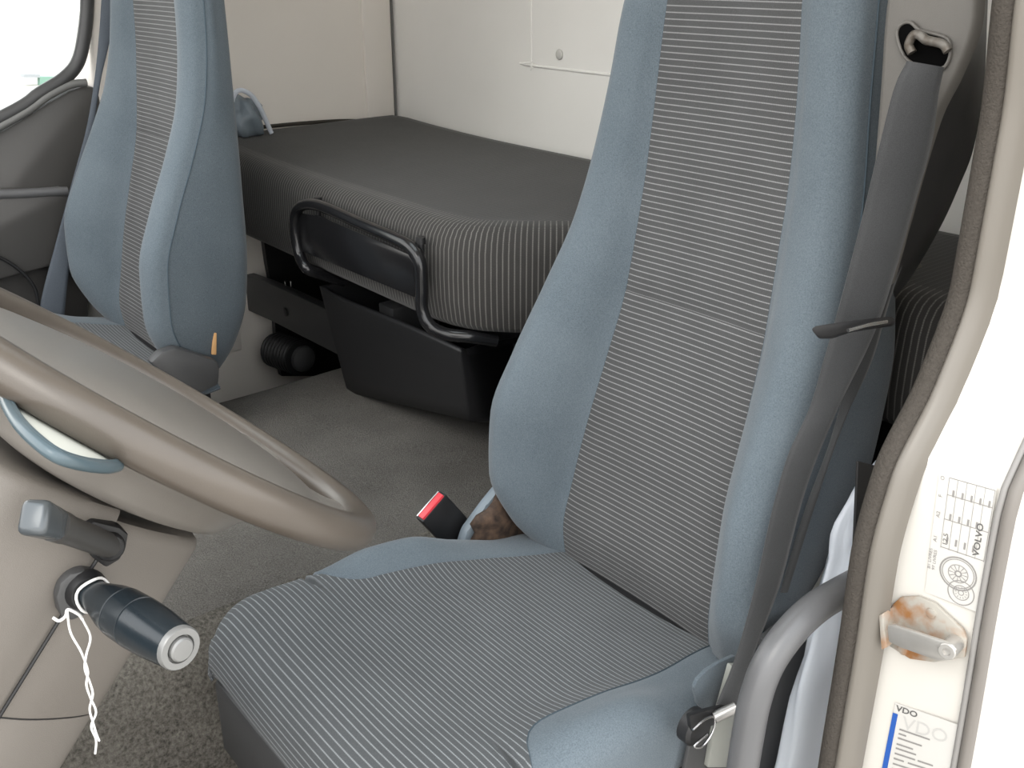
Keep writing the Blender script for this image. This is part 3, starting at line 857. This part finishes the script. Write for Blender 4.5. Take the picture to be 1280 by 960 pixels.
def spoke(a):
    d = np.array([math.cos(a), math.sin(a)]); t = np.array([-math.sin(a), math.cos(a)])
    rows = []
    for r, w, h, th in ((.13, .060, -.010, .016), (.165, .052, -.010, .014), (.195, .042, -.007, .010), (.224, .036, -.002, .009)):
        ring = []
        for k in range(16):
            b = 2 * np.pi * k / 16
            su = math.copysign(abs(math.cos(b)) ** .6, math.cos(b)) * w; sn = math.copysign(abs(math.sin(b)) ** .8, math.sin(b)) * th
            q = d * r + t * su
            ring.append(wh(q[0], q[1], h + sn))
        rows.append(ring)
    R = np.array(rows); R = np.stack([smooth_path(R[:, j], 4) for j in range(16)], 1)
    V = R.reshape(-1, 3); F = grid_faces(len(R), 16, True)
    link_mesh('spoke', V, F, M_taupe2, sw)
for a in (25, -25, 155, -155): spoke(math.radians(a))
# pale back cover of the near lower spoke with its blue-grey edge
def on_wheel(px, py, n):
    r = ray(px, py); p0 = WC + n * NN
    return CAM + r * (np.dot(p0 - CAM, NN) / np.dot(r, NN))
low_ = smooth_path([(4, 496), (12, 515), (25, 535), (45, 555), (70, 573), (100, 583), (130, 587), (146, 585)], 4)
cov = [on_wheel(x + 4, y - 9, -.018) for x, y in low_] + [on_wheel(x, y, -.040) for x, y in [(170, 570), (150, 540), (80, 495), (20, 470)]]
prism('spoke_back_cover', cov, -.003 * NN, M_cream2, sw, .001, label='pale cover on the back of the near spoke')
tube('cover_edge', [on_wheel(x + 1, y - 3, -.019) for x, y in low_], .0046, M_teal, sw, 10, label='blue-grey edge of the pale spoke cover')
tube('cover_edge', [on_wheel(x + 4, y - 9, -.016) for x, y in low_[2:]], .0020, M_teal, sw, 8)
# ---- column shroud, aligned to the column axis
AX = np.array([-math.sin(WT), 0, -math.cos(WT)]); PX_ = np.array([math.cos(WT), 0, -math.sin(WT)])
def cl_(a, p, y): return WC + a * AX + p * PX_ + np.array([0, y - WC[1], 0])
col = thing('steering_column', 'grey-beige steering column shroud with two stalks below the wheel', 'steering column', cl_(.2, 0, .874))
def shroud():
    # section in (y, p); upper shell p<0, lower shell p>0
    upper = smooth_path([(.800, .0), (.792, -.03), (.790, -.07), (.794, -.10), (.815, -.122), (.874, -.128), (.933, -.122), (.954, -.10), (.958, -.07), (.956, -.03), (.948, 0)], 4)
    lower = smooth_path([(.800, .0), (.808, .035), (.824, .075), (.842, .108), (.858, .120), (.874, .122), (.890, .120), (.906, .108), (.924, .075), (.940, .035), (.948, 0)], 4)
    def shell(sec, a0, a1, name, m, flip, sc=1.0, sc1=1.0, lab=None, rr=1.0):
        rows = []
        L_ = [(a0 + .012, .0), (a0, .70), (a0, .93), (a0 + .003 * rr, .975 if rr == 1 else .99), (a0 + .010 * rr, 1.0), ((a0 + a1) / 2, 1.0), (a1 - .004, 1.0), (a1, .985), (a1, .7)]
        for i, (a, k) in enumerate(L_):
            q = sc + (sc1 - sc) * (a - a0) / (a1 - a0)
            rows.append([cl_(a, .0 + p * k * q, .874 + (y - .874) * k * q) for y, p in sec])
        return grid(name, rows, m, col, flip=flip, uv=False, label=lab)
    shell(upper, .082, .282, 'upper_shell', M_taupe, False).data.set_sharp_from_angle(angle=math.radians(40))
    shell(lower, .092, .282, 'lower_shell', M_taupe, True).data.set_sharp_from_angle(angle=math.radians(40))
    full = np.concatenate([upper, lower[::-1][1:]])
    shell(full, .2835, .62, 'column_cover', M_taupe, False, .99, 1.0, rr=.2).data.set_sharp_from_angle(angle=math.radians(40))
    # inner core showing as dark joint between the shells
    rows = [[cl_(a, p * .97, .874 + (y - .874) * .972) for y, p in full] for a in (.10, .6)]
    grid('inner_core', rows, M_black, col, uv=False)
shroud()
tube('shell_joint', [cl_(a, .002, .7975) for a in np.linspace(.098, .283, 12)], .0016, M_black, col, 6)
# upper lever (points up and forward)
s0 = at(136, 682, y=.784); s1 = at(47, 648, y=.715)
lathe('lever_boot', s0, (0, -1, .1), [(0, .0125), (.004, .0125), (.007, .0115), (.008, .01)], M_black, col, 24)
prism('lever_socket', [at(x, y, y=.785) for x, y in [(100, 674), (105, 658), (118, 652), (150, 660), (161, 668), (158, 685), (150, 700), (133, 710), (115, 697)]], (0, .02, 0), M_black, col, .002)
d = (s1 - s0); Ls = np.linalg.norm(d); d /= Ls
lv = lathe('lever', s0 - d * .005, d, [(0, .0105), (.02, .011), (Ls - .040, .0115), (Ls - .034, .0125), (Ls - .02, .0128)], M_stalk2, col, 20)
def lever_head():
    w_ = np.array([0, 0, 1.0]) - d * d[2]; w_ /= np.linalg.norm(w_); n_ = np.cross(d, w_)
    bm = bmesh.new(); boxbm(bm, (-.0125, -.0105, Ls - .030), (.0125, .0105, Ls + .008), .0055, seg=3)
    R_ = Matrix([[w_[k], n_[k], d[k]] for k in range(3)])
    for v in bm.verts:
        q = v.co.copy(); f = 1 + .10 * (q.z - Ls + .011) / .019
        v.co = R_ @ Vector((q.x * f, q.y * f, q.z)) + Vector(s0)
    from_bm('lever_head', bm, M_tip, lv, angle=50, label='shiny rounded head of the lever')
lever_head()
# lower stalk: dark blue barrel with a grey button on its end
t0 = at(108, 738, y=.786); t1 = at(224, 810, y=.655)
lathe('stalk_boot', t0 + np.array([0, .004, 0]), (0, -1, .05), [(0, .018), (.005, .018), (.012, .0145), (.013, .01)], M_black, col, 24)
prism('stalk_socket', [at(x, y, y=.785) for x, y in [(70, 748), (75, 730), (88, 718), (105, 714), (125, 720), (139, 733), (141, 746), (125, 757), (108, 770), (90, 778), (76, 772)]], (0, .02, 0), M_dark, col, .004)
d = t1 - t0; Ls = np.linalg.norm(d); d /= Ls
k = Ls / .150
st = lathe('barrel_stalk', t0, d, [(0, .0125), (.018 * k, .013), (.030 * k, .0155), (.048 * k, .0195), (.062 * k, .0212), (.0625 * k, .0205), (.064 * k, .0205), (.0645 * k, .0214), (.088 * k, .0218), (.0885 * k, .0208), (.090 * k, .0208), (.0905 * k, .0218), (.115 * k, .0208), (.140 * k, .0185), (.147 * k, .0180)], M_stalk, col, 32, angle=25)
lathe('end_ring', t0 + d * (Ls - .004), d, [(0, .0178), (.005, .0178), (.0065, .0168), (.0065, .0118), (.002, .0115)], M_cap, st, 28, label='grey end ring of the stalk')
lathe('end_button', t0 + d * (Ls - .003), d, [(0, .0098), (.007, .0098), (.0085, .0085), (.009, .004)], M_cap, st, 24, label='grey push button in the stalk end')

# ---- white string tied round the stalk
stg = thing('white_string', 'white twisted string hanging from the barrel stalk', 'string', t0)
b0 = t0 + d * .012
u1 = np.cross(d, [0, 0, 1.0]); u1 /= np.linalg.norm(u1); v1 = np.cross(d, u1)
loop_ = [b0 + d * .002 * math.sin(3 * a) + .0150 * (math.cos(a) * u1 + math.sin(a) * v1) for a in np.linspace(0, 2 * np.pi, 26)]
tube('loop', loop_, .0013, M_twine, stg, 8)
kn = at(84, 762, y=.755)
tube('knot', smooth_path([at(66, 772, y=.75), at(74, 776, y=.748), at(82, 770, y=.747), at(85, 762, y=.748), at(98, 768, y=.75), at(103, 774, y=.752)], 6), .0013, M_twine, stg, 8)
A_ = [(84, 764), (88, 790), (100, 812), (106, 826), (110, 840), (108, 856), (113, 872), (120, 890), (114, 908), (120, 925), (119, 942)]
B_ = [(103, 774), (113, 796), (108, 818), (106, 836), (112, 852), (116, 868), (112, 886), (116, 902), (120, 916), (124, 926)]
for pl, yy in ((A_, .744), (B_, .741)):
    pts = [at(x, y, y=yy + .004 * math.sin(i * 2.1)) for i, (x, y) in enumerate(pl)]
    tube('strand', smooth_path(pts, 6), .00095, M_twine, stg, 7)

# ================================================================== NEAR SIDE OBJECTS
# ---- grab handle
gh = thing('grab_handle', 'grey tubular grab handle bent down beside the near seat', 'grab handle', (.73, .5, .4))
hp = smooth_path([(.93, .50, .705), (.87, .50, .708), (.825, .50, .708), (.785, .50, .697), (.750, .50, .672), (.733, .50, .632), (.727, .50, .580), (.722, .50, .50), (.712, .50, .40), (.70, .50, .22), (.695, .50, .11)], 8)
tube('handle_tube', hp, .0172, M_handle, gh, 20)
lathe('mounting_flange', (.95, .50, .704), (-1, 0, 0), [(0, .03), (.006, .03), (.01, .02)], M_handle, gh, 20)

# ---- seat belt of the driver
sb = thing('seat_belt', "dark grey seat belt hanging beside the driver's backrest", 'seat belt', (.95, .58, 1.0), 'seat belts')
def strap(name, edges, m, par, bow=.002, n=8, **kw):
    L = smooth_path([at(a, b, y=y0) for (a, b, y0), _ in edges], n); R = smooth_path([at(a, b, y=y1) for _, (a, b, y1) in edges], n)
    return ribbon(name, L, R, m, par, bow=bow, **kw)
strap('shoulder_strap', [((1134, 76, .545), (1180, 84, .520)), ((1118, 110, .548), (1173, 118, .522)), ((1100, 180, .553), (1164, 180, .526)), ((1081, 260, .560), (1142, 258, .532)), ((1058, 350, .568), (1117, 345, .542)), ((1043, 405, .573), (1101, 395, .547)), ((1030, 450, .576), (1082, 440, .552)), ((1012, 510, .58), (1050, 505, .56)), ((985, 570, .583), (1020, 575, .565)), ((965, 640, .585), (1000, 635, .57)), ((945, 730, .585), (975, 730, .573)), ((920, 820, .582), (943, 815, .573)), ((896, 880, .58), (921, 880, .573))], M_belt, sb)
strap('return_strap', [((1150, 100, .56), (1178, 92, .553)), ((1140, 200, .566), (1166, 195, .556)), ((1115, 300, .572), (1140, 295, .562)), ((1085, 380, .578), (1112, 375, .568)), ((1060, 470, .585), (1090, 450, .573)), ((1035, 560, .59), (1050, 540, .58)), ((1005, 640, .592), (1018, 635, .583)), ((975, 740, .592), (985, 740, .585))], M_belt, sb)
tg = thing('x', None, None); bpy.data.objects.remove(tg)
ta = at(1016, 417, y=.555); tb = at(1118, 402, y=.535)
def tongue():
    mid = [at(x, y, y=.552 - .02 * (x - 1016) / 102) for x, y in [(1016, 414), (1022, 410), (1060, 404), (1116, 398), (1120, 402), (1116, 408), (1064, 416), (1040, 424), (1024, 424)]]
    f = at(1060, 410, y=.545)
    prism('latch_tongue', mid, (-.010, -.004, .006), M_black, sb, .0015, label='black latch tongue with worn bright edge')
    a = at(1060, 413, y=.533); b = at(1108, 402, y=.523)
    tube('bright_edge', smooth_path([a, (a + b) / 2 + [0, 0, .001], b], 4), .0022, M_steel, sb, 8, label='worn bright edge of the tongue')
tongue()
# slot insert on the pillar cover, no hole cut, inner shade painted near black
sl_ = smooth_path([at(x, y, x=.981) for x, y in [(1121, 44), (1126, 31), (1138, 28), (1150, 38), (1180, 46), (1188, 58), (1186, 75), (1176, 86), (1150, 84), (1130, 70)]], 3, True)
prism('belt_slot', sl_, (.02, 0, 0), M_slotshade, tr3, .001, label='near-black fill painted as the shade inside the belt slot')
tube('slot_rim', np.concatenate([sl_, sl_[:2]]), .0018, M_pillar, tr3, 8)
rg_ = smooth_path([at(x, y, x=.974) for x, y in [(1140, 66), (1136, 56), (1142, 44), (1150, 44), (1158, 50), (1178, 55), (1185, 64)]], 6)
tube('guide_bar', rg_, .0046, M_bar, sb, 10, label='steel guide bar in the pillar slot')

# ---- belt anchor on the seat side
an = thing('belt_anchor', 'black belt anchor with steel clip beside the seat cushion edge', 'belt anchor', at(885, 900, y=.585))
a0 = at(868, 908, y=.585)
lathe('anchor_body', a0 + np.array([0, .008, 0]), (0, -1, 0), [(0, .022), (.014, .022), (.018, .018), (.019, .006)], M_black, an, 20)
prism('anchor_plate', [at(x, y, y=.575) for x, y in [(862, 895), (885, 888), (918, 880), (921, 890), (893, 906), (866, 922)]], (0, .006, 0), M_black, an, .001)
tube('clip_wire', smooth_path([at(x, y, y=.57) for x, y in [(866, 912), (880, 900), (892, 896), (893, 908), (887, 922), (876, 934), (868, 932), (884, 918)]], 5), .0016, M_steel, an, 8, label='bright wire clip')
lathe('roller', at(893, 897, y=.572), at(920, 884, y=.56) - at(893, 897, y=.572), [(0, .007), (.028, .007)], M_steeld, an, 14)
prism('anchor_bracket', [at(x, y, y=.592) for x, y in [(915, 832), (931, 832), (928, 858), (922, 900), (915, 960), (885, 960), (895, 905)]], (0, .008, 0), M_cream, an, .002, label='pale grey bracket under the belt')
prism('lower_bracket', [at(x, y, y=.600) for x, y in [(866, 915), (905, 915), (915, 990), (850, 990)]], (0, .006, 0), M_dark, an, .002)

# ---- seat base side cover, black bracket, plastic bag
tag(prism('side_cover_panel', [at(x, y, y=.592) for x, y in [(955, 800), (985, 775), (1030, 776), (1036, 783), (1034, 800), (1012, 880), (985, 962), (965, 1010), (945, 1010)]], (0, .010, 0), M_dark, None, .003), 'charcoal side panel behind the bent grey grab handle', 'panel')
tag(prism('mounting_bracket', [at(x, y, y=.505) for x, y in [(1069, 575), (1100, 583), (1110, 575), (1105, 720), (1063, 711)]], (0, -.004, 0), M_black, None, .002), 'black bracket at the door pillar above the plastic bag', 'bracket')
bpy.data.objects['mounting_bracket']['label'] = 'flat black bracket beside the door seal above the plastic bag'
def bag():
    cc = (1.037, .552, .44)
    n, m_ = 44, 56; V = []
    for i in range(n):
        t = math.pi * i / (n - 1)
        for j in range(m_):
            a = 2 * np.pi * j / m_
            st_ = math.sin(t) ** .32
            x, y, z = st_ * math.cos(a), st_ * math.sin(a), math.copysign(abs(math.cos(t)) ** .8, math.cos(t))
            k = 1 + .09 * math.sin(4 * a + 5 * t) + .08 * math.sin(9 * a - 7 * t) + .06 * math.sin(17 * t + 3 * a)
            zz_ = max(.105, cc[2] + z * .35 * (1 + .05 * math.sin(7 * a)))
            V.append((cc[0] + x * .135 * (1 + .4 * (k - 1)) + .13 * (zz_ - .55), cc[1] + y * .034 * k, zz_))
    F = grid_faces(n, m_, True)
    tag(link_mesh('plastic_bag', V, F, M_bag), 'crumpled pale plastic bag stuffed behind the near seat beside the door seal', 'bag')
bag()

# ---- striker on the jamb
sk = thing('door_striker', 'rust-stained zinc door striker bolted to the cream pillar', 'striker', at_jamb(1160, 790))
pl = [at_jamb(x, y, .001) for x, y in [(1117, 755), (1128, 745), (1150, 744), (1170, 752), (1206, 786), (1211, 797), (1208, 820), (1170, 826), (1140, 822), (1114, 806), (1112, 785)]]
prism('base_plate', pl, (-.004, 0, 0), M_rust, sk, .001)
f_ = [at_jamb(x, y, .022) for x, y in [(1112, 780), (1120, 779), (1192, 803), (1198, 811), (1192, 823), (1176, 824), (1130, 808), (1114, 800)]]
prism('fork_arm', f_, (-.005, 0, 0), M_zinc, sk, .0015, label='bright zinc fork arm')
pw_ = [at_jamb(x, y, .004) for x, y in [(1112, 760), (1117, 758), (1122, 800), (1115, 803)]]
prism('side_web', pw_, (-.02, 0, 0), M_rust, sk, .001)
q0 = at_jamb(1196, 802, .003); q1 = at_jamb(1183, 815, .029)
lathe('striker_pin', q0, q1 - q0, [(0, .0085), (np.linalg.norm(q1 - q0) - .001, .0085), (np.linalg.norm(q1 - q0), .0075), (np.linalg.norm(q1 - q0), .004), (np.linalg.norm(q1 - q0) - .003, .0035)], M_zinc, sk, 18)
for x, y in ((1165, 766), (1130, 812)):
    lathe('bolt_head', at_jamb(x, y, .004), (-1, 0, 0), [(0, .0055), (.003, .005), (.0035, .002)], M_rust, sk, 12)

# ---- stickers
def quad(A, B, C_, D, s, t):      # A top-left, B top-right, C bottom-right, D bottom-left (picture points)
    a = np.array(A, float) * (1 - s) + np.array(B, float) * s; b = np.array(D, float) * (1 - s) + np.array(C_, float) * s
    return a * (1 - t) + b * t
def patch(name, Q, rects, m, par, lift, n=1, label=None):
    V, F = [], []
    for s0_, t0_, s1_, t1_ in rects:
        k = len(V); nn_ = 8
        for i in range(nn_ + 1):
            t = t0_ + (t1_ - t0_) * i / nn_
            V.append(at_jamb(*quad(*Q, s0_, t), lift)); V.append(at_jamb(*quad(*Q, s1_, t), lift))
        for i in range(nn_): F.append((k + 2 * i, k + 2 * i + 1, k + 2 * i + 3, k + 2 * i + 2))
    return link_mesh(name, V, F, m, par, None, False, label)
def text(name, s, Q, s0_, t0_, size_px, rot, m, par, lift, sy=1.0, bold=0.0):
    """flat lettering wrapped on the jamb; size in picture points of the sticker's own frame"""
    cu = bpy.data.curves.new('tmp_text', 'FONT'); cu.body = s; cu.size = 1.0; cu.offset = bold; cu.resolution_u = 3
    o = bpy.data.objects.new('tmp_text', cu); COL.objects.link(o)
    dg = bpy.context.evaluated_depsgraph_get(); me = bpy.data.meshes.new_from_object(o.evaluated_get(dg))
    bpy.data.objects.remove(o); bpy.data.curves.remove(cu)
    A, B, C_, D = (np.array(p, float) for p in Q)
    ex = (B - A); ew = np.linalg.norm(ex); ey = (D - A); eh = np.linalg.norm(ey)
    c, sn = math.cos(rot), math.sin(rot)
    V = []
    for v in me.vertices:
        x, y = v.co.x * size_px, -v.co.y * size_px * sy
        x, y = x * c - y * sn, x * sn + y * c
        V.append(at_jamb(*quad(*Q, s0_ + x / ew, t0_ + y / eh), lift))
    F = [tuple(p.vertices) for p in me.polygons]; bpy.data.meshes.remove(me)
    return link_mesh(name, V, F, m, par, None, False)
Q1 = [(1174, 590), (1246, 610), (1221, 765), (1156, 740)]
s1_ = thing('tyre_sticker', 'white tyre pressure table sticker with wheel drawing high on the pillar', 'sticker', at_jamb(1200, 670))
patch('paper', Q1, [(0, 0, 1, 1)], M_paper, s1_, .0008)
lines = []
for t in (.02, .16, .36, .59): lines.append((.18, t, .98, t + .006))
for s in (.18, .33, .49, .65, .81): lines.append((s, .02, s + .008, .60))
lines.append((.975, .02, .985, .60))
patch('table_lines', Q1, lines, M_inkl, s1_, .0012)
marks = []
for i, s in enumerate((.285, .445, .605, .76, .92)):
    for j, t in enumerate((.115, .31, .50)):
        if (i, j) == (4, 1) or (i == 4 and j == 2): continue
        marks.append((s - .018, t, s + .018, t + .055))
patch('table_figures', Q1, marks, M_inkl, s1_, .0012)
text('lettering', 'VOLVO', Q1, .875, .575, 12, -math.pi / 2, M_ink, s1_, .0013, bold=.02)
for w_, t in (('O', .03), ('F', .17), ('A2', .34), ('A1', .54)):
    text('lettering', w_, Q1, .10, t + .03, 7, -math.pi / 2, M_inkl, s1_, .0013)
text('lettering', '12.5', Q1, .29, .575, 9, -math.pi / 2, M_ink, s1_, .0013)
text('lettering', '97 LIVRES', Q1, .13, .80, 6, -math.pi / 2, M_inkl, s1_, .0013)
text('lettering', 'B1 LIVRES', Q1, .045, .80, 6, -math.pi / 2, M_inkl, s1_, .0013)
def ringdraw(cs, ct, r0, r1, n=36):
    V, F = [], []
    A, B, C_, D = (np.array(p, float) for p in Q1); ew = np.linalg.norm(B - A); eh = np.linalg.norm(D - A)
    for i in range(n):
        a = 2 * np.pi * i / n
        for r in (r0, r1): V.append(at_jamb(*quad(*Q1, cs + r * math.cos(a) / ew * 1.05, ct + r * .80 * math.sin(a) / eh), .0013))
    for i in range(n):
        k = (i + 1) % n; F.append((2 * i, 2 * i + 1, 2 * k + 1, 2 * k))
    return V, F
V, F = [], []
for cs, ct, rs in ((.56, .76, ((23, 25), (20.5, 21.5), (12.5, 13.5), (3, 5))), (.66, .90, ((17, 18.2), (10, 11), (3, 4)))):
    for r0, r1 in rs:
        v_, f_ = ringdraw(cs, ct, r0, r1); F += [tuple(k + len(V) for k in q) for q in f_]; V += v_
    for k in range(12):      # spokes / bolt marks
        A, B, C_, D = (np.array(p, float) for p in Q1); ew = np.linalg.norm(B - A); eh = np.linalg.norm(D - A)
        a = 2 * np.pi * k / 12; r0, r1 = (5, 12) if cs < .6 else (6, 8.5)
        q = []
        for r, da in ((r0, -.05), (r1, -.05), (r1, .05), (r0, .05)):
            q.append(at_jamb(*quad(*Q1, cs + r * math.cos(a + da) / ew * 1.05, ct + r * .80 * math.sin(a + da) / eh), .0013))
        F.append(tuple(range(len(V), len(V) + 4))); V += q
link_mesh('wheel_drawing', V, F, M_inkl, s1_, None, False)

Q2 = [(1119, 878), (1198, 906), (1178, 1010), (1098, 985)]
s2_ = thing('service_label', 'white label with vertical blue bar low on the cream pillar', 'label', at_jamb(1150, 940))
patch('paper', Q2, [(0, 0, 1, 1)], M_paper, s2_, .0008)
patch('blue_bar', Q2, [(-.005, .12, .075, 1.0)], M_blueink, s2_, .0012, label='vertical blue bar')
text('lettering', 'VDO', Q2, .03, .085, 13, 0.0, M_ink, s2_, .0013, sy=.75, bold=.02)
text('lettering', 'VDO', Q2, .16, .26, 28, 0.0, mat('ghost_ink', (.47, .46, .44), .6), s2_, .0012, sy=.8)
rows = [(.14, .27, .62), (.14, .32, .26), (.14, .37, .52), (.14, .44, .40), (.14, .49, .46), (.14, .55, .46), (.50, .55, .74), (.14, .61, .30), (.36, .61, .78), (.14, .67, .48), (.14, .73, .46), (.52, .70, .80), (.14, .79, .4), (.52, .78, .76), (.14, .85, .5)]
patch('print_rows', Q2, [(a, t, b, t + .018) for a, t, b in rows], M_inkl, s2_, .0012)

# ================================================================== FAR SIDE, OUTSIDE
pb = thing('seat_belt', "blue-grey belt strap hanging between the passenger seat and the far door", 'seat belt', (.6, 2.4, .9), 'seat belts')
strap('shoulder_strap', [((128, -20, 2.44), (142, -20, 2.42)), ((124, 40, 2.43), (139, 40, 2.42)), ((118, 100, 2.42), (126, 100, 2.41)), ((108, 160, 2.41), (117, 160, 2.405)), ((88, 235, 2.40), (105, 235, 2.395)), ((68, 310, 2.40), (90, 310, 2.39)), ((52, 372, 2.40), (82, 378, 2.39)), ((40, 440, 2.40), (76, 440, 2.39))], M_belt2, pb)
cb_ = tag(tube('cable', smooth_path([at(x, y, y=2.40) for x, y in [(-30, 310), (0, 322), (25, 338), (44, 362), (50, 400)]], 6), .004, M_black, None, 8), 'thin black cable across the far door panel', 'cable')

sh = thing('storage_shed', 'pale shed with faded green panel outside the far window', 'shed', (6, 25, -1.15))
def out(px, py, Y): return at(px, py, y=Y)
a = out(-60, 60, 26); b = out(52, 150, 26)
prism('shed_wall', [out(-100, 80, 26), out(44, 80, 26), out(44, 260, 26), out(-100, 260, 26)], (0, 4, 0), M_shed, sh)
prism('green_panel', [out(50, 96, 25), out(84, 96, 25), out(84, 230, 25), out(50, 230, 25)], (0, .2, 0), M_green, sh)
prism('shed_eave', [out(30, 93, 25), out(50, 93, 25), out(50, 97, 25), out(30, 97, 25)], (0, .3, 0), M_post, sh)
tag(prism('lamp_mast', [out(50, -80, 30), out(56, -80, 30), out(66, 150, 30), out(60, 150, 30)], (0, .2, 0), M_mast), 'slim pale mast standing outside the far window', 'mast')
